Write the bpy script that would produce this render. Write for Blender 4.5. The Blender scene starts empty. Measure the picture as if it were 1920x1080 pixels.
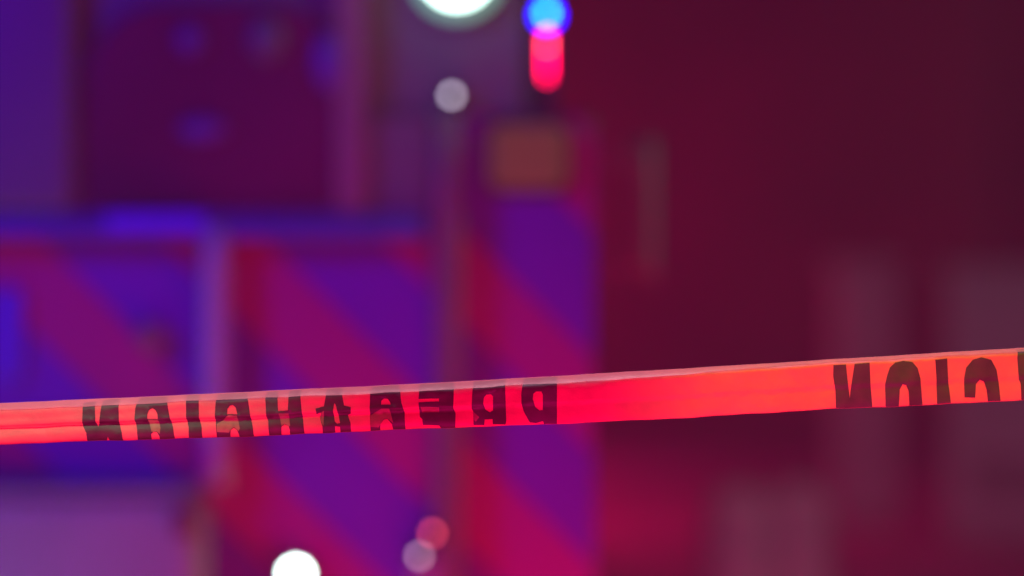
import bpy, bmesh, math, random
from mathutils import Vector, Matrix
random.seed(7)
sc = bpy.context.scene
col = sc.collection

# ------------------------------------------------------------------ camera
CAM_Z = 1.25
cam_d = bpy.data.cameras.new('camera')
cam = bpy.data.objects.new('camera', cam_d); col.objects.link(cam)
cam.location = (0, 0, CAM_Z); cam.rotation_euler = (math.radians(90), 0, 0)
cam_d.sensor_width = 36; cam_d.lens = 93.75
cam_d.clip_start = 0.05; cam_d.clip_end = 400
cam_d.dof.use_dof = True; cam_d.dof.focus_distance = 2.5
cam_d.dof.aperture_fstop = 1.5; cam_d.dof.aperture_blades = 0
sc.camera = cam
sc.view_settings.view_transform = 'Standard'; sc.view_settings.look = 'None'
sc.view_settings.exposure = 0; sc.view_settings.gamma = 1
sc.cycles.use_denoising = True
try: sc.cycles.denoiser = 'OPENIMAGEDENOISE'
except Exception: pass
sc.cycles.sample_clamp_indirect = 4

# ------------------------------------------------------------------ night sky
w = bpy.data.worlds.new('World'); sc.world = w; w.use_nodes = True
nt = w.node_tree; bg = nt.nodes['Background']
sky = nt.nodes.new('ShaderNodeTexSky'); sky.sky_type = 'NISHITA'; sky.sun_disc = False
sky.sun_elevation = math.radians(1.0); sky.sun_rotation = math.radians(180)
mx = nt.nodes.new('ShaderNodeMix'); mx.data_type = 'RGBA'; mx.inputs['Factor'].default_value = 0.97   # town glow over the last dusk
nt.links.new(sky.outputs[0], mx.inputs['A']); mx.inputs['B'].default_value = (0.4, 0.15, 0.9, 1)
nt.links.new(mx.outputs['Result'], bg.inputs[0]); bg.inputs[1].default_value = 0.010

# ------------------------------------------------------------------ emergency vehicle beacons, flood lamp light and added fill lights
def lamp(name, kind, loc, color, power, radius=0.08, target=None, cone=None, blend=0.6):
    d = bpy.data.lights.new(name, kind); d.color = color; d.energy = power; d.shadow_soft_size = radius
    o = bpy.data.objects.new(name, d); col.objects.link(o); o.location = loc
    if target is not None:
        o.rotation_euler = (Vector(target) - Vector(loc)).to_track_quat('-Z', 'Y').to_euler()
    if cone: d.spot_size = math.radians(cone); d.spot_blend = blend
    return o
BLUE, RED = (0.0, 0.0, 1.0), (1.0, 0.0, 0.03)
WARM, WHITE = (1.0, 0.50, 0.14), (0.85, 1.0, 0.95)
lamp('blue_beacon', 'POINT', (-2.0, 2.9, 2.2), BLUE, 150, 0.35)
lamp('blue_beacon_high', 'POINT', (0.4, 2.4, 2.6), BLUE, 7.5, 0.35)
lamp('red_beacon', 'POINT', (0.1, 4.15, 0.35), (1.0, 0.0, 0.0), 17, 0.25)
lamp('red_beacon_low', 'POINT', (-1.1, 2.6, 0.6), (1.0, 0.0, 0.0), 0.8, 0.35)
lamp('red_tape_fill', 'POINT', (0.1, 1.2, 0.45), (1.0, 0.0, 0.25), 125, 0.15)  # unseen red fill added near the camera to light the tape
lamp('tape_fill_right', 'SPOT', (0.50, 1.3, 2.2), (0.5, 1.0, 0.0), 76, 0.05, (0.50, 2.5, 1.16), 28, 0.45)  # unseen spot added to turn the right of the tape orange
lamp('tape_fill_left', 'SPOT', (-0.55, 1.3, 2.2), (0.5, 1.0, 0.6), 92, 0.05, (-0.55, 2.5, 1.1), 30, 0.9)  # unseen spot added to turn the left of the tape orange
lamp('hem_fill', 'SPOT', (0.0, 3.0, 3.4), (1.0, 0.8, 0.95), 200, 0.15, (0.0, 2.5, 1.1), 36, 0.4)  # unseen spot added above to brighten the tape's upper fold
lamp('red_wall_fill', 'POINT', (-0.3, 19.0, 1.2), (1.0, 0.0, 0.17), 125, 0.3)  # added red fill hidden behind the engine, reddens the wall
lamp('red_road_fill', 'POINT', (-0.1, 14.6, 1.7), (1.0, 0.0, 0.12), 190, 0.3)  # added red fill hidden behind the cab, reddens the road
lamp('red_bollard_fill', 'POINT', (0.95, 6.5, 0.25), (1.0, 0.0, 0.24), 75, 0.25)  # unseen red fill added below the frame for bollards and road
lamp('step_fill', 'SPOT', (-1.25, 3.9, 0.35), (0.3, 0.6, 1.0), 7, 0.08, (-0.85, 4.8, 0.8), 60, 0.6)  # unseen spot added to lift the step box and rail
lamp('flood_lamp_light', 'POINT', (-0.1, 4.72, 1.86), WHITE, 0.4, 0.05)
lamp('cabinet_fill', 'POINT', (2.6, 5.6, 2.2), (0.2, 1.0, 0.9), 44, 0.3)  # unseen fill added at the right for cabinets and bollards

# ------------------------------------------------------------------ materials
def mat(name, base, rough=0.5, metal=0.0, var=0.12, scale=6.0, bump=0.0, bscale=40.0, emit=None, estr=0.0, coat=0.0, spec=0.5):
    m = bpy.data.materials.new(name); m.use_nodes = True
    t = m.node_tree; p = t.nodes['Principled BSDF']
    p.inputs['Roughness'].default_value = rough; p.inputs['Metallic'].default_value = metal
    p.inputs['Specular IOR Level'].default_value = spec
    if coat: p.inputs['Coat Weight'].default_value = coat; p.inputs['Coat Roughness'].default_value = 0.15
    tc = t.nodes.new('ShaderNodeTexCoord')
    nz = t.nodes.new('ShaderNodeTexNoise'); nz.inputs['Scale'].default_value = scale; nz.inputs['Detail'].default_value = 6
    t.links.new(tc.outputs['Object'], nz.inputs['Vector'])
    rp = t.nodes.new('ShaderNodeValToRGB')
    rp.color_ramp.elements[0].position = 0.3; rp.color_ramp.elements[1].position = 0.7
    rp.color_ramp.elements[0].color = [c * (1 - var) for c in base] + [1]
    rp.color_ramp.elements[1].color = [min(1, c * (1 + var)) for c in base] + [1]
    t.links.new(nz.outputs['Fac'], rp.inputs[0]); t.links.new(rp.outputs[0], p.inputs['Base Color'])
    if bump:
        n2 = t.nodes.new('ShaderNodeTexNoise'); n2.inputs['Scale'].default_value = bscale; n2.inputs['Detail'].default_value = 4
        b = t.nodes.new('ShaderNodeBump'); b.inputs['Strength'].default_value = bump; b.inputs['Distance'].default_value = 0.002
        t.links.new(tc.outputs['Object'], n2.inputs['Vector'])
        t.links.new(n2.outputs['Fac'], b.inputs['Height']); t.links.new(b.outputs[0], p.inputs['Normal'])
    if emit:
        p.inputs['Emission Color'].default_value = (*emit, 1); p.inputs['Emission Strength'].default_value = estr
    return m

def translucent(m, color, fac):
    t = m.node_tree; p = t.nodes['Principled BSDF']; out = t.nodes['Material Output']
    tr = t.nodes.new('ShaderNodeBsdfTranslucent'); tr.inputs[0].default_value = (*color, 1)
    mx = t.nodes.new('ShaderNodeMixShader'); mx.inputs[0].default_value = fac
    t.links.new(p.outputs[0], mx.inputs[1]); t.links.new(tr.outputs[0], mx.inputs[2]); t.links.new(mx.outputs[0], out.inputs[0])
    return m

M = {}
M['tape'] = translucent(mat('orange tape plastic', (0.88, 0.11, 0.14), 0.55, var=0.08, scale=60, bump=0.5, bscale=90), (0.9, 0.12, 0.08), 0.25)
M['ink'] = translucent(mat('black tape ink', (0.085, 0.008, 0.028), 0.55, var=0.3, scale=70, bump=0.25, bscale=70), (0.1, 0.01, 0.02), 0.2)
M['ghost'] = mat('ink seen through the fold', (0.30, 0.10, 0.06), 0.55, var=0.2, scale=150)
M['chev_red'] = mat('red reflective sheeting', (0.42, 0.012, 0.22), 0.42, var=0.05, scale=3, spec=0.3)
M['chev_blue'] = mat('blue reflective sheeting', (0.165, 0.012, 0.47), 0.42, var=0.05, scale=3, spec=0.3)
M['paint'] = mat('grey body paint', (0.14, 0.19, 0.155), 0.4, var=0.06, scale=2)
M['dark_paint'] = mat('maroon body paint', (0.16, 0.02, 0.05), 0.4, var=0.1, scale=2)
M['glass'] = mat('tinted rear glass', (0.15, 0.008, 0.075), 0.22, var=0.15, scale=2.5, spec=0.3)
M['alu'] = mat('brushed aluminium', (0.30, 0.36, 0.34), 0.5, metal=0.0, var=0.1, scale=5, bump=0.3)
M['rail'] = mat('knurled grab rail', (0.44, 0.58, 0.52), 0.45, var=0.08, scale=20)
M['pole'] = mat('dull steel pole', (0.26, 0.18, 0.15), 0.5, var=0.1, scale=8)
M['rubber'] = mat('black rubber', (0.03, 0.028, 0.03), 0.7)
M['amber'] = mat('amber lens', (0.16, 0.09, 0.03), 0.3, emit=(1.0, 0.36, 0.12), estr=0.06)
M['refl_blue'] = mat('blue handle reflection', (0.10, 0.05, 0.75), 0.35)
M['refl_dim'] = mat('blue window reflection', (0.14, 0.06, 0.34), 0.4)
M['ledge'] = mat('blue ledge paint', (0.14, 0.08, 0.46), 0.35, var=0.1, scale=4, coat=0.5)
M['asphalt'] = mat('asphalt', (0.16, 0.14, 0.155), 0.75, var=0.35, scale=1.2, bump=0.6, bscale=120)
M['wall'] = mat('dark red render', (0.26, 0.04, 0.13), 0.85, var=0.3, scale=0.7, bump=0.4)
M['trim'] = mat('pale stone trim', (0.30, 0.19, 0.19), 0.8, var=0.15, scale=2)
M['window_dark'] = mat('dark window glass', (0.03, 0.01, 0.02), 0.15)
M['cabinet'] = mat('pale grey cabinet paint', (0.56, 0.68, 0.66), 0.55, var=0.1, scale=3)
M['concrete'] = mat('concrete', (0.42, 0.42, 0.40), 0.85, var=0.2, scale=6, bump=0.5)
def emitter(name, colr, s): return mat(name, (0.1, 0.1, 0.1), 0.4, emit=colr, estr=s)
M['e_white'] = emitter('lit white flood glass', (0.72, 1.0, 0.9), 9)
M['e_white_small'] = emitter('lit white lamp glass', (0.72, 1.0, 0.9), 22)
M['e_ledge'] = mat('blue ledge highlight', (0.1, 0.03, 0.5), 0.3, emit=(0.03, 0.0, 1.0), estr=0.28)
M['e_mint'] = emitter('mint flood halo', (0.35, 1.0, 0.75), 0.5)
M['e_blue'] = emitter('lit blue lens', (0.0, 0.0, 1.0), 14)
M['e_blue_core'] = emitter('lit blue diode', (0.0, 0.40, 1.0), 17)
M['e_red'] = emitter('lit red lens', (1.0, 0.0, 0.07), 14)
M['e_red_core'] = emitter('lit red diode', (1.0, 0.3, 0.2), 8)
M['e_grey'] = emitter('grey glint glow', (0.86, 0.75, 0.95), 5.0)
M['e_pink'] = emitter('red glint glow', (1.0, 0.08, 0.14), 7.5)
M['e_mauve'] = emitter('pale glint glow', (1.0, 0.5, 0.8), 4.4)

# ------------------------------------------------------------------ helpers
def link(name, bm, m, parent=None, smooth=False, bevel=0.0):
    me = bpy.data.meshes.new(name)
    bmesh.ops.recalc_face_normals(bm, faces=bm.faces)
    bm.to_mesh(me); bm.free()
    if m: me.materials.append(M[m] if isinstance(m, str) else m)
    if smooth:
        for p in me.polygons: p.use_smooth = True
    o = bpy.data.objects.new(name, me); col.objects.link(o)
    if parent is not None: o.parent = parent
    if bevel:
        b = o.modifiers.new('bevel', 'BEVEL'); b.width = bevel; b.segments = 3; b.limit_method = 'ANGLE'
    return o
def empty(name, loc=(0, 0, 0)):
    o = bpy.data.objects.new(name, None); col.objects.link(o); o.location = loc; return o
def tag(o, label, cat, group=None, kind=None):
    o['label'] = label
    if cat: o['category'] = cat
    if group: o['group'] = group
    if kind: o['kind'] = kind
    return o
def box(bm, x0, x1, y0, y1, z0, z1):
    vs = [bm.verts.new((x, y, z)) for x in (x0, x1) for y in (y0, y1) for z in (z0, z1)]
    for f in ((0,1,3,2),(4,6,7,5),(0,4,5,1),(2,3,7,6),(0,2,6,4),(1,5,7,3)): bm.faces.new([vs[i] for i in f])
def bx(name, x0, x1, y0, y1, z0, z1, m, parent=None, bevel=0.0):
    bm = bmesh.new(); box(bm, x0, x1, y0, y1, z0, z1); return link(name, bm, m, parent, bevel=bevel)
def tube(bm, pts, r, seg=14):
    pts = [Vector(p) for p in pts]; rings = []
    for i, p in enumerate(pts):
        d = (pts[min(i+1, len(pts)-1)] - pts[max(i-1, 0)]).normalized()
        a = d.orthogonal().normalized() if i == 0 else (a - d * a.dot(d)).normalized()
        b = d.cross(a)
        rings.append([bm.verts.new(p + (a*math.cos(t) + b*math.sin(t))*r) for t in [2*math.pi*k/seg for k in range(seg)]])
    for A, B in zip(rings, rings[1:]):
        for k in range(seg): bm.faces.new((A[k], A[(k+1) % seg], B[(k+1) % seg], B[k]))
    bm.faces.new(rings[0][::-1]); bm.faces.new(rings[-1])
def tb(name, pts, r, m, parent=None, seg=14):
    bm = bmesh.new(); tube(bm, pts, r, seg); return link(name, bm, m, parent, smooth=True)
def lathe(name, prof, m, parent, loc, axis='Y', seg=28, sx=1.0, sz=1.0):
    """profile of (radius, along) pairs turned round the axis, placed at loc"""
    bm = bmesh.new(); rings = []
    for r, h in prof:
        ring = []
        for k in range(seg):
            t = 2*math.pi*k/seg; c, s = math.cos(t)*r*sx, math.sin(t)*r*sz
            v = (loc[0]+c, loc[1]+h, loc[2]+s) if axis == 'Y' else ((loc[0]+c, loc[1]+s, loc[2]+h) if axis == 'Z' else (loc[0]+h, loc[1]+c, loc[2]+s))
            ring.append(bm.verts.new(v))
        rings.append(ring)
    for A, B in zip(rings, rings[1:]):
        for k in range(seg): bm.faces.new((A[k], A[(k+1) % seg], B[(k+1) % seg], B[k]))
    bm.faces.new(rings[0]); bm.faces.new(rings[-1])
    return link(name, bm, m, parent, smooth=True)
def prism(name, poly, y0, y1, m, parent, bevel=0.0):
    """polygon of (x, z) corners, extruded from y0 to y1"""
    bm = bmesh.new()
    a = [bm.verts.new((x, y0, z)) for x, z in poly]; b = [bm.verts.new((x, y1, z)) for x, z in poly]
    bm.faces.new(a); bm.faces.new(b[::-1]); n = len(a)
    for i in range(n): bm.faces.new((a[i], b[i], b[(i+1) % n], a[(i+1) % n]))
    return link(name, bm, m, parent, bevel=bevel)
def rrect(x0, x1, z0, z1, radii, n=10):
    """rounded rectangle, radii in order bottom-left, bottom-right, top-right, top-left"""
    pts = []
    for (cx, cz, r, a0) in ((x0+radii[0], z0+radii[0], radii[0], 180), (x1-radii[1], z0+radii[1], radii[1], 270),
                            (x1-radii[2], z1-radii[2], radii[2], 0), (x0+radii[3], z1-radii[3], radii[3], 90)):
        for k in range(n+1):
            t = math.radians(a0 + 90*k/n); pts.append((cx + r*math.cos(t), cz + r*math.sin(t)))
    return pts
TY = 5.0                                   # the rear face of the fire engine
def tx(px): return (px - 960) / 1000.0     # 1 mm on the engine's rear = one unit measured on the photograph
def tz(py): return CAM_Z + (540 - py) / 1000.0

# ------------------------------------------------------------------ setting
bm = bmesh.new()
vs = [bm.verts.new(p) for p in ((-150, -60, 0), (150, -60, 0), (150, 260, 0), (-150, 260, 0))]; bm.faces.new(vs)
g = link('road', bm, 'asphalt'); g['kind'] = 'structure'

# building across the street
bl = tag(empty('building', (3, 25, 0)), 'dark red building standing across the road behind the tape', 'building')
def bpart(name, x0, x1, y0, y1, z0, z1, m, parent=bl, bevel=0.0):
    return bx(name, x0-3, x1-3, y0-25, y1-25, z0, z1, m, parent, bevel)
bpart('wall', -12, 22, 25, 33, 0, 9, 'wall')
for x in (-7.6, -1.7, 4.1, 10.0): bpart('pilaster', x, x+0.42, 24.86, 24.997, 0.5, 8.6, 'trim', bevel=0.02)
bpart('plinth', -12, 22, 24.82, 24.995, 0, 0.48, 'wall', bevel=0.02)
bpart('cornice', -12.2, 22.2, 24.7, 24.995, 8.62, 8.98, 'trim', bevel=0.03)
for x in (-5.4, 0.6, 6.4):
    wd = bpart('window', x, x+1.5, 24.96, 24.996, 4.6, 6.6, 'window_dark')
    bpart('sill', x-0.1, x+1.6, 24.85, 24.955, 4.48, 4.59, 'trim', wd)

# the air: thin smoke that the beacons light up
hm = bpy.data.materials.new('thin smoke'); hm.use_nodes = True
ht = hm.node_tree; ht.nodes.remove(ht.nodes['Principled BSDF'])
pv = ht.nodes.new('ShaderNodeVolumePrincipled'); pv.inputs['Color'].default_value = (0.95, 0.70, 0.95, 1); pv.inputs['Density'].default_value = 0.009
ht.links.new(pv.outputs[0], ht.nodes['Material Output'].inputs['Volume'])
hz = bx('haze', -160, 160, -70, 270, -1, 10, hm)
tag(hz, 'thin smoke drifting across the whole scene, lit by beacons', None, kind='stuff')

# pale cabinets and bollards at the right
def cabinet(loc, wx, dy, h, label):
    r = tag(empty('utility_cabinet', loc), label, 'cabinet', 'utility cabinets by the road')
    r.rotation_euler.z = math.radians(-13)
    bx('plinth', -wx/2+0.02, wx/2-0.02, -dy/2+0.02, dy/2-0.02, 0, 0.08, 'concrete', r)
    bx('housing', -wx/2, wx/2, -dy/2, dy/2, 0.08, h-0.06, 'cabinet', r, 0.012)
    bx('roof', -wx/2-0.03, wx/2+0.03, -dy/2-0.03, dy/2+0.03, h-0.058, h, 'cabinet', r, 0.015)
    d = bx('door', -wx/2+0.04, wx/2-0.04, -dy/2-0.014, -dy/2-0.002, 0.14, h-0.12, 'cabinet', r, 0.004)
    bx('handle', wx/2-0.12, wx/2-0.09, -dy/2-0.04, -dy/2-0.016, h*0.5, h*0.5+0.14, 'rubber', d, 0.005)
    for k in range(4): bx('vent_slat', -wx/2+0.12, wx/2-0.2, -dy/2-0.022, -dy/2-0.015, 0.24+k*0.05, 0.262+k*0.05, 'rubber', d)
cabinet((2.76, 13.0, 0), 1.26, 0.30, 1.36, 'larger pale grey utility cabinet at the picture edge behind the tape')
cabinet((1.86, 14.0, 0), 0.34, 0.20, 1.40, 'narrow pale grey utility cabinet beside the larger cabinet')
def bollard(loc, label):
    r = tag(empty('concrete_bollard', loc), label, 'bollard', 'concrete bollards on the road')
    lathe('shaft', [(0.15, 0), (0.15, 0.05), (0.135, 0.07), (0.125, 0.42), (0.118, 0.48), (0.09, 0.53), (0.05, 0.555), (0.01, 0.56)], 'concrete', r, (0, 0, 0), 'Z')
    lathe('band', [(0.1285, 0.33), (0.134, 0.333), (0.134, 0.39), (0.1285, 0.393)], 'alu', r, (0, 0, 0), 'Z')
bollard((0.80, 9.4, 0), 'round topped concrete bollard below the tape, nearer the fire engine')
bollard((1.02, 9.6, 0), 'round topped concrete bollard below the tape, nearer the utility cabinets')

# ------------------------------------------------------------------ fire engine, seen from behind
RX0, RX1 = -2.30, tx(1115)
fe = tag(empty('fire_engine', ((RX0+RX1)/2, TY, 0)), 'rear of a fire engine with diagonal red and blue chevron stripes', 'fire engine')
OFF = Vector(((RX0+RX1)/2, TY, 0))
def P(o):                                  # parent a part built in place
    o.parent = fe; o.matrix_parent_inverse = Matrix.Translation(-OFF); return o
P(bx('body', RX0, RX1, TY+0.004, 11.5, 0.42, tz(215), 'dark_paint', bevel=0.02))
P(bx('upper_body', RX0, tx(985), TY+0.03, 11.0, tz(215)+0.002, 2.75, 'paint', bevel=0.03))
P(bx('cab', RX0, RX1, 11.52, 13.2, 0.42, 2.7, 'dark_paint', bevel=0.06))
P(bx('roof_edge', RX0, tx(985)-0.02, TY+0.0, 5.4, 2.752, 2.84, 'alu', bevel=0.02))
# frame behind the chevrons above the ledge: grey panel with the dark window in it
P(bx('window_panel', RX0, tx(806), TY-0.03, TY+0.003, tz(405), tz(215)-0.004, 'paint'))
P(bx('window_panel', RX0, tx(980), TY-0.0, TY+0.028, tz(215)+0.004, tz(-320), 'paint'))
win = P(prism('rear_window', rrect(tx(165), tx(640), tz(392), tz(8), (0.02, 0.03, 0.13, 0.16)), TY-0.046, TY-0.032, 'glass', None, bevel=0.004))
def sub(o, parent): o.parent = parent; o.matrix_parent_inverse = parent.matrix_world.inverted() if False else Matrix.Identity(4); return o
# raised discs coloured as blurred reflections in the window
for (px, py, rx, rz_, m, nm) in ((365, 80, 0.026, 0.026, 'refl_dim', 'window_reflection'), (388, 246, 0.045, 0.020, 'refl_dim', 'latch_or_reflection'),
                               (505, 78, 0.034, 0.040, 'paint', 'grey_reflection'), (622, 120, 0.030, 0.055, 'refl_dim', 'window_reflection')):
    P(lathe(nm, [(1.0, 0), (1.0, -0.01), (0.8, -0.018), (0.3, -0.022)], m, None, (tx(px), TY-0.047, tz(py)), 'Y', 24, rx, rz_))
P(bx('window_post', tx(632), tx(690), TY-0.062, TY-0.0475, tz(400), tz(-300), 'pole', bevel=0.006))
P(bx('side_trim', tx(-60), tx(150), TY-0.075, TY-0.031, tz(400), tz(-300), 'paint', bevel=0.02))
# ledge
bm = bmesh.new()
prof = [(TY-0.033, tz(388)), (TY-0.045, tz(390)), (TY-0.085, tz(412)), (TY-0.098, tz(428)), (TY-0.098, tz(438)), (TY-0.09, tz(441)), (TY-0.033, tz(441))]
A = [bm.verts.new((RX0+0.01, y, z)) for y, z in prof]; B = [bm.verts.new((tx(800), y, z-0.012)) for y, z in prof]
for i in range(len(A)): bm.faces.new((A[i], A[(i+1) % len(A)], B[(i+1) % len(A)], B[i]))
bm.faces.new(A); bm.faces.new(B[::-1])
P(link('ledge', bm, 'ledge', smooth=False, bevel=0.008))

P(prism('ledge_highlight', rrect(tx(215), tx(400), tz(438), tz(404), (0.012,)*4), TY-0.115, TY-0.099, 'e_ledge', None, bevel=0.004))  # glowing strip added as the blue highlight on the ledge
# chevron stripes: each stripe is a plate, cut to the panel
def clip(poly, a, b, c):                   # keep a*x + b*z <= c
    out = []
    for i, p in enumerate(poly):
        q = poly[(i+1) % len(poly)]; dp, dq = a*p[0]+b*p[1]-c, a*q[0]+b*q[1]-c
        if dp <= 0: out.append(p)
        if (dp < 0 < dq) or (dq < 0 < dp):
            t = dp/(dp-dq); out.append((p[0]+(q[0]-p[0])*t, p[1]+(q[1]-p[1])*t))
    return out
def panel(x0, x1, y0, y1):                 # in units of the photograph on the rear face
    return [(x0, y0), (x1, y0), (x1, y1), (x0, y1)]
edges = [-1940, -1770, -1595, -1365, -1185, -965, -780, -560, -370, -150, 50, 262, 440, 676, 860]
for (x0, x1, y0, y1) in ((-1330, 1112, 441, 1330), (868, 1112, 219, 440)):
    for i, (c0, c1) in enumerate(zip(edges, edges[1:])):
        poly = clip(clip(panel(x0, x1, y0, y1), 1, -1, c1-0.8), -1, 1, -(c0+0.8))
        if len(poly) < 3: continue
        blue = i % 2 == 0
        P(prism('chevron_stripe', [(tx(a), tz(b)) for a, b in poly], TY-0.004, TY+0.001, 'chev_blue' if i % 2 == 0 else 'chev_red', None))

# grab rails
def grab(px, y_top, y_bot, r, m, off=0.08, yb=TY):
    x, z1, z0 = tx(px), tz(y_top), tz(y_bot)
    rail = P(tb('grab_rail', [(x, yb-off, z0+(z1-z0)*k/6) for k in range(7)], r, m))
    for z in (z0+0.02, z1-0.02):
        b = bx('bracket', x-0.018, x+0.018, yb-off+r*0.8, yb-0.006, z-0.02, z+0.02, m, None, 0.005); P(b)
grab(413, 428, 905, 0.026, 'rail')
P(tb('hose_pole', [(tx(840), TY-0.07, 0.30+(tz(212)-0.30)*k/8) for k in range(9)], 0.026, 'pole'))
for z in (0.5, 1.0, 1.5): P(bx('pole_clamp', tx(840)-0.03, tx(840)+0.03, TY-0.05, TY-0.0045, z-0.015, z+0.015, 'pole', bevel=0.004))
x = tx(1203)*1.04
P(tb('side_grab_rail', [(x, TY+0.2, tz(262)*1.0+0.01 - (0.27)*k/6) for k in range(7)], 0.030, 'pole'))
for z in (tz(285), tz(500)): P(bx('bracket', RX1-0.002, x, TY+0.185, TY+0.215, z-0.012, z+0.012, 'pole', bevel=0.003))

# step box at the lower left, latch, knob, and a blue plate painted as the handle's reflection
P(bx('step_box', RX0+0.05, tx(398), TY-0.22, TY-0.005, 0.40, tz(915), 'alu', bevel=0.03))
P(bx('step_plate', RX0+0.05, tx(388), TY-0.232, TY-0.006, tz(914)+0.002, tz(898), 'alu', bevel=0.006))
P(bx('latch_or_reflection', tx(355), tx(390), TY-0.245, TY-0.2205, tz(985), tz(930), 'dark_paint', bevel=0.006))
P(lathe('door_knob', [(0.02, 0), (0.02, -0.02), (0.03, -0.026), (0.03, -0.045), (0.02, -0.052)], 'pole', None, (tx(290), TY-0.005, tz(630)), 'Y', 20))
P(prism('handle_reflection', rrect(tx(2), tx(48), tz(715), tz(540), (0.02,)*4), TY-0.03, TY-0.005, 'refl_blue', None, bevel=0.006))  # reflection on a handle, built as a blue plate

# amber warning light
am = P(prism('amber_light', rrect(tx(908), tx(1072), tz(364), tz(226), (0.03,)*4), TY-0.03, TY-0.0045, 'rubber', None, bevel=0.006))
P(prism('amber_lens', rrect(tx(918), tx(1062), tz(356), tz(236), (0.026,)*4), TY-0.055, TY-0.031, 'amber', None, bevel=0.012))

# lit lamps, and reflected glints made as small emitters
def lit(name, px, py, r, m, y=TY-0.06, body=0.02, sz=1.0):
    X, Z = tx(px), tz(py)
    P(lathe(name + '_housing', [(r+0.012, 0.05), (r+0.014, 0.0), (r+0.008, -0.004)], 'rubber', None, (X, y, Z), 'Y', 24, 1, (r*sz+0.012)/(r+0.012)))
    P(lathe(name + '_glass', [(r, 0.0), (r, -0.006), (r*0.75, -0.012), (r*0.1, -0.015)], m, None, (X, y-0.002, Z), 'Y', 24, 1, sz))
lit('flood_lamp', 858, -45, 0.059, 'e_white')
lit('work_lamp', 560, 1070, 0.019, 'e_white_small')
lit('pole_glint', 848, 182, 0.007, 'e_grey', y=TY-0.04)  # small emitter in place of a reflection on chrome
lit('red_glint', 814, 990, 0.006, 'e_pink', y=TY-0.1)  # this and the next glow in place of light reflections
lit('pale_glint', 790, 1032, 0.0062, 'e_mauve', y=TY-0.1)
P(bx('glint_mount', tx(775), tx(830), TY-0.098, TY-0.0045, tz(1100), tz(1046), 'alu', bevel=0.005))
P(lathe('flood_lamp_halo', [(0.086, 0.0), (0.086, -0.01), (0.084, -0.012)], 'e_mint', None, (tx(858), TY-0.055, tz(-45)), 'Y', 28))  # glowing ring added as the lamp's mint halo
# blue over red beacon on a bracket at the body corner
P(bx('beacon_mount', tx(1008), tx(1042), TY-0.03, TY+0.03, tz(218), tz(-10), 'rubber', bevel=0.004))
P(lathe('beacon_blue_lens', [(0.021, 0.0), (0.021, -0.004), (0.017, -0.006)], 'e_blue', None, (tx(1025), TY-0.031, tz(32)), 'Y', 20))
P(lathe('beacon_blue_diode', [(0.009, 0.0), (0.009, -0.003), (0.007, -0.004)], 'e_blue_core', None, (tx(1025), TY-0.038, tz(29)), 'Y', 14))
P(prism('beacon_red_lens', rrect(tx(1020), tx(1030), tz(150), tz(66), (0.0035,)*4, 5), TY-0.036, TY-0.031, 'e_red', None))
P(lathe('beacon_red_diode', [(0.004, 0.0), (0.004, -0.003), (0.002, -0.004)], 'e_red_core', None, (tx(1025), TY-0.038, tz(88)), 'Y', 14))

# wheels
for X in (RX0+0.16, RX1-0.16):
    for Y in (7.2, 12.3):
        wh = P(lathe('wheel', [(0.30, -0.13), (0.46, -0.13), (0.5, -0.09), (0.5, 0.09), (0.46, 0.13), (0.30, 0.13)], 'rubber', None, (X, Y, 0.5), 'X', 32))
        P(lathe('rim', [(0.28, -0.135), (0.29, -0.14), (0.12, -0.09), (0.12, 0.09), (0.29, 0.14), (0.28, 0.135)], 'alu', None, (X, Y, 0.5), 'X', 28))

# ------------------------------------------------------------------ barrier tape
TAPE_Y = 2.5
def lerp_table(tab, x):
    if x <= tab[0][0]: (x0, y0), (x1, y1) = tab[0], tab[1]
    elif x >= tab[-1][0]: (x0, y0), (x1, y1) = tab[-2], tab[-1]
    else:
        for (x0, y0), (x1, y1) in zip(tab, tab[1:]):
            if x0 <= x <= x1: break
    return y0 + (y1-y0)*(x-x0)/(x1-x0)
TOP = [(0, 757), (160, 750), (340, 742), (520, 733), (760, 722), (980, 710), (1200, 697), (1400, 685), (1560, 675), (1740, 664), (1920, 653)]
BOT = [(0, 834), (160, 828), (340, 823), (520, 817), (700, 808), (850, 802), (1045, 795), (1300, 783), (1560, 767), (1740, 760), (1920, 750)]
def sstep(a, b, x):
    t = max(0, min(1, (x-a)/(b-a))); return t*t*(3-2*t)
VK = [0.0, 0.03, 0.07, 0.11, 0.15, 0.19, 0.3, 0.42, 0.50, 0.545, 0.60, 0.66, 0.74, 0.84, 0.93, 0.98, 1.0]
HEM = {0.0: 0.0160, 0.03: 0.0115, 0.07: 0.0072, 0.11: 0.0038, 0.15: 0.0014, 0.19: 0.0002}
FOLD = {0.42: -0.0006, 0.50: -0.0018, 0.545: -0.0012, 0.60: 0.0030, 0.66: 0.0016, 0.74: 0.0002, 0.84: -0.0006, 0.93: 0.0002, 0.98: 0.0016, 1.0: 0.0030}
VTAB_H = [(v, HEM.get(v, 0.0)) for v in VK]; VTAB_F = [(v, FOLD.get(v, 0.0)) for v in VK]
UK = [-3000 + 20*i for i in range(0, 391)]
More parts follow.
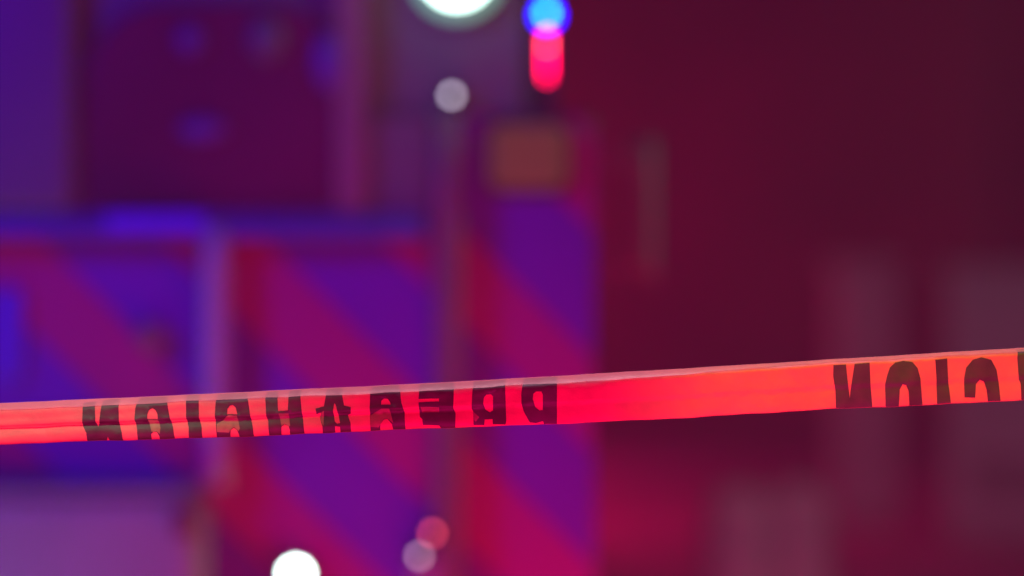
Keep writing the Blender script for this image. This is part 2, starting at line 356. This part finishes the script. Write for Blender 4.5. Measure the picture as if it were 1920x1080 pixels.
def surf(px, v, off=0.0):
    """a point on the tape: px along it (0.5 mm units), v across it from the top fold to the lower edge"""
    t, b = lerp_table(TOP, px), lerp_table(BOT, px)
    hem_w = 1.0 - 0.55*sstep(1050, 1500, px)
    vv = v/hem_w if v < 0.19*hem_w else 0.19 + (v-0.19*hem_w)*(0.81)/(1-0.19*hem_w)
    y = lerp_table(VTAB_H, max(0, min(1, vv)))
    f = 1.0 - 0.85*sstep(760, 960, px)
    y += lerp_table(VTAB_F, v)*f
    y += 0.0010*math.sin(px*0.021+1.0)*math.sin(3.1*v) + 0.0007*math.sin(px*0.053+4*v) + 0.0020*math.sin(px*0.0047+0.6)*(v-0.4)
    py = t + (b-t)*v + (0.5*math.sin(px*0.031)+0.35*math.sin(px*0.083+1))*(1 if 0.02 < v else 0.5)
    return Vector(((px-960)/2000.0, TAPE_Y + y - off, CAM_Z + (540-py)/2000.0 + off*0.15))
tape = tag(empty('barrier_tape', (0, TAPE_Y, 1.1)), 'orange plastic barrier tape printed in black, stretched across the scene', 'tape')
TOFF = Matrix.Translation((0, -TAPE_Y, -1.1))
def PT(o): o.parent = tape; o.matrix_parent_inverse = TOFF; return o
bm = bmesh.new()
rows = [[bm.verts.new(surf(u, v)) for v in VK] for u in UK]
for A, B in zip(rows, rows[1:]):
    for j in range(len(VK)-1): bm.faces.new((A[j], A[j+1], B[j+1], B[j]))
strip = PT(link('strip', bm, 'tape', smooth=True))
sd = strip.modifiers.new('thickness', 'SOLIDIFY'); sd.thickness = 0.0003; sd.offset = -1
# the ply folded behind the front one
bm = bmesh.new()
rows = [[bm.verts.new(surf(u, 0.06+0.88*k/6) + Vector((0, 0.0065 + 0.002*math.sin(u*0.01+k), 0))) for k in range(7)] for u in UK]
for A, B in zip(rows, rows[1:]):
    for j in range(6): bm.faces.new((A[j], A[j+1], B[j+1], B[j]))
PT(link('rear_ply', bm, 'tape', smooth=True))

# the upper edge is folded over the front: a thin film lying on the print
fm = mat('folded tape film', (0.88, 0.17, 0.16), 0.5, var=0.05, scale=60, bump=0.5, bscale=90)
ft = fm.node_tree; tr = ft.nodes.new('ShaderNodeBsdfTransparent'); fx = ft.nodes.new('ShaderNodeMixShader'); fx.inputs[0].default_value = 0.5
ft.links.new(ft.nodes['Principled BSDF'].outputs[0], fx.inputs[1]); ft.links.new(tr.outputs[0], fx.inputs[2]); ft.links.new(fx.outputs[0], ft.nodes['Material Output'].inputs[0])
bm = bmesh.new(); rows = []
for u in UK:
    e = (0.15 + 0.012*math.sin(u*0.011) + 0.006*math.sin(u*0.05)) * (1.0 - 0.62*sstep(1050, 1500, u))
    rows.append([bm.verts.new(surf(u, e*k/5.0, 0.0013)) for k in range(6)])
for A, B in zip(rows, rows[1:]):
    for j in range(5): bm.faces.new((A[j], A[j+1], B[j+1], B[j]))
PT(link('folded_edge', bm, fm, smooth=True))

def printed(name, outer, holes, m, off, shift=0.0, crop=None):
    """outline in photograph units -> thin print that follows the folds of the tape"""
    bm = bmesh.new()
    for loop in [outer] + holes:
        vs = []
        for (a, b) in loop:
            t, bt = lerp_table(TOP, a), lerp_table(BOT, a)
            v = max(0.012, min(0.996, (b-t)/(bt-t)))
            vs.append(bm.verts.new((a+shift, v*100, 0)))
        for i in range(len(vs)):
            try: bm.edges.new((vs[i], vs[(i+1) % len(vs)]))
            except ValueError: pass
    bmesh.ops.triangle_fill(bm, edges=list(bm.edges), use_beauty=True)
    xs = [v.co.x for v in bm.verts]
    for c in [k*10 for k in range(int(min(xs)//10), int(max(xs)//10)+2)]:
        bmesh.ops.bisect_plane(bm, geom=list(bm.verts)+list(bm.edges)+list(bm.faces), plane_co=(c, 0, 0), plane_no=(1, 0, 0))
    for v in VK[1:-1]:
        bmesh.ops.bisect_plane(bm, geom=list(bm.verts)+list(bm.edges)+list(bm.faces), plane_co=(0, v*100, 0), plane_no=(0, 1, 0))
    for v in bm.verts: v.co = surf(v.co.x, v.co.y/100.0, off)
    return PT(link(name, bm, m, smooth=True))

def C6(pts): return [(140+a/5.333, 720+b/5.333) for a, b in pts]
def C7(pts): return [(460+a/6.0, 700+b/6.0) for a, b in pts]
def C8(pts): return [(760+a/6.0, 690+b/6.0) for a, b in pts]
def C3(pts): return [(1280+a/3.0, 560+b/3.0) for a, b in pts]
L = {}
L['N'] = (C6([(82,190),(203,178),(208,300),(214,380),(235,432),(250,390),(262,290),(278,168),(440,150),(440,250),(447,400),(470,480),(482,590),(345,590),(330,532),(318,592),(125,600),(118,490),(82,420)]), [])
L['O'] = (C6([(642,140),(915,118),(930,215),(950,330),(982,440),(1000,570),(848,575),(845,520),(822,480),(790,476),(765,500),(768,580),(630,585),(625,450),(600,350),(607,240)]),
          [C6([(730,350),(728,300),(745,260),(777,240),(808,258),(830,300),(834,348)])])
L['I'] = (C6([(1115,95),(1237,85),(1240,195),(1245,350),(1270,430),(1276,560),(1140,565),(1140,440),(1115,350),(1112,200)]), [])
L['C'] = (C6([(1430,80),(1716,55),(1736,170),(1760,330),(1785,440),(1792,540),(1647,545),(1645,510),(1625,460),(1590,435),(1560,460),(1555,545),(1420,545),(1416,440),(1405,330),(1410,190)]),
          [C6([(1527,305),(1530,250),(1555,215),(1582,208),(1612,232),(1630,302)])])
L['U'] = (C7([(235,215),(360,205),(362,280),(372,428),(480,420),(487,270),(490,200),(620,185),(620,265),(632,400),(650,540),(666,700),(502,710),(500,640),(488,592),(440,575),(408,600),(406,720),(268,725),(260,540),(240,500),(225,290)]), [])
L['A'] = (C7([(908,180),(1080,160),(1088,245),(1112,365),(1188,382),(1186,452),(1152,472),(1185,560),(1190,690),(1070,695),(1066,600),(1010,592),(1012,698),(872,700),(870,600),(842,520),(850,440),(802,462),(790,402),(884,372),(905,250)]),
          [C7([(1000,335),(988,420),(1006,540),(1034,570),(1066,560),(1050,480),(1016,352)])])
L['C2'] = (C7([(1420,140),(1722,120),(1742,205),(1756,330),(1792,440),(1802,665),(1664,670),(1650,575),(1600,516),(1560,522),(1520,575),(1518,675),(1410,672),(1408,600),(1400,380),(1405,220)]),
           [C7([(1528,358),(1530,312),(1560,288),(1602,292),(1632,332),(1634,360)])])
L['E'] = (C8([(160,175),(545,145),(546,225),(540,450),(566,505),(562,700),(404,705),(380,645),(200,645),(190,575),(165,555),(150,392),(380,378),(378,343),(150,352),(158,245)]), [])
L['R'] = (C8([(768,148),(1130,122),(1122,195),(1136,600),(1126,640),(985,632),(980,575),(892,578),(888,640),(768,642),(764,490),(746,455),(752,300)]),
          [C8([(885,330),(910,300),(960,294),(986,320),(986,480),(952,502),(902,470),(876,400)])])
L['P'] = (C8([(1340,105),(1702,75),(1706,155),(1706,640),(1560,645),(1548,600),(1470,620),(1400,612),(1332,490),(1306,400),(1304,300),(1316,215),(1328,170)]),
          [C8([(1440,290),(1470,265),(1530,265),(1546,300),(1546,475),(1510,482),(1460,440),(1434,350)])])
R = {}
R['N'] = (C3([(848,378),(918,372),(928,470),(940,560),(950,470),(966,368),(1050,362),(1056,480),(1068,622),(862,628),(860,520),(847,440)]), [])
R['O'] = (C3([(1150,430),(1165,385),(1195,358),(1240,350),(1290,357),(1320,392),(1336,450),(1350,615),(1276,615),(1270,520),(1256,485),(1236,480),(1220,510),(1216,615),(1142,618),(1138,480)]), [])
R['I'] = (C3([(1420,345),(1488,340),(1495,470),(1508,590),(1432,595),(1428,450)]), [])
R['C'] = (C3([(1585,555),(1583,450),(1595,390),(1630,345),(1680,330),(1735,345),(1765,400),(1778,470),(1788,575),(1718,578),(1710,510),(1695,465),(1670,455),(1650,480),(1645,555)]), [])
for k in L: printed('letter', L[k][0], L[k][1], 'ink', 0.0006)
for k in R: printed('letter', R[k][0], R[k][1], 'ink', 0.0006)
for k in ('U', 'A', 'C2', 'E', 'R', 'P'):  # the print goes on along the tape
    def mv(loop): return [(a+1410, lerp_table(TOP, a+1410) + (b-lerp_table(TOP, a))/(lerp_table(BOT, a)-lerp_table(TOP, a))*(lerp_table(BOT, a+1410)-lerp_table(TOP, a+1410))) for a, b in loop]
    printed('letter', mv(L[k][0]), [mv(h) for h in L[k][1]], 'ink', 0.0006)
# print of the rear ply showing through the fold
for poly in (C6([(735,356),(834,354),(858,440),(850,500),(820,474),(770,478)]), C6([(1422,400),(1480,368),(1536,312),(1624,312),(1652,440),(1640,470),(1592,430),(1556,462),(1545,488),(1424,482)]),
             C7([(378,452),(488,452),(505,600),(440,570),(408,595)]), C7([(1408,470),(1530,400),(1620,400),(1665,560),(1600,512),(1556,518),(1512,590),(1500,610),(1412,600)]),
             C8([(172,440),(380,440),(380,498),(190,504)]), C8([(764,492),(832,552),(792,606),(766,570)]), C7([(850,445),(884,420),(880,590),(842,520)])):
    printed('print_ghost', poly, [], 'ghost', 0.0011)
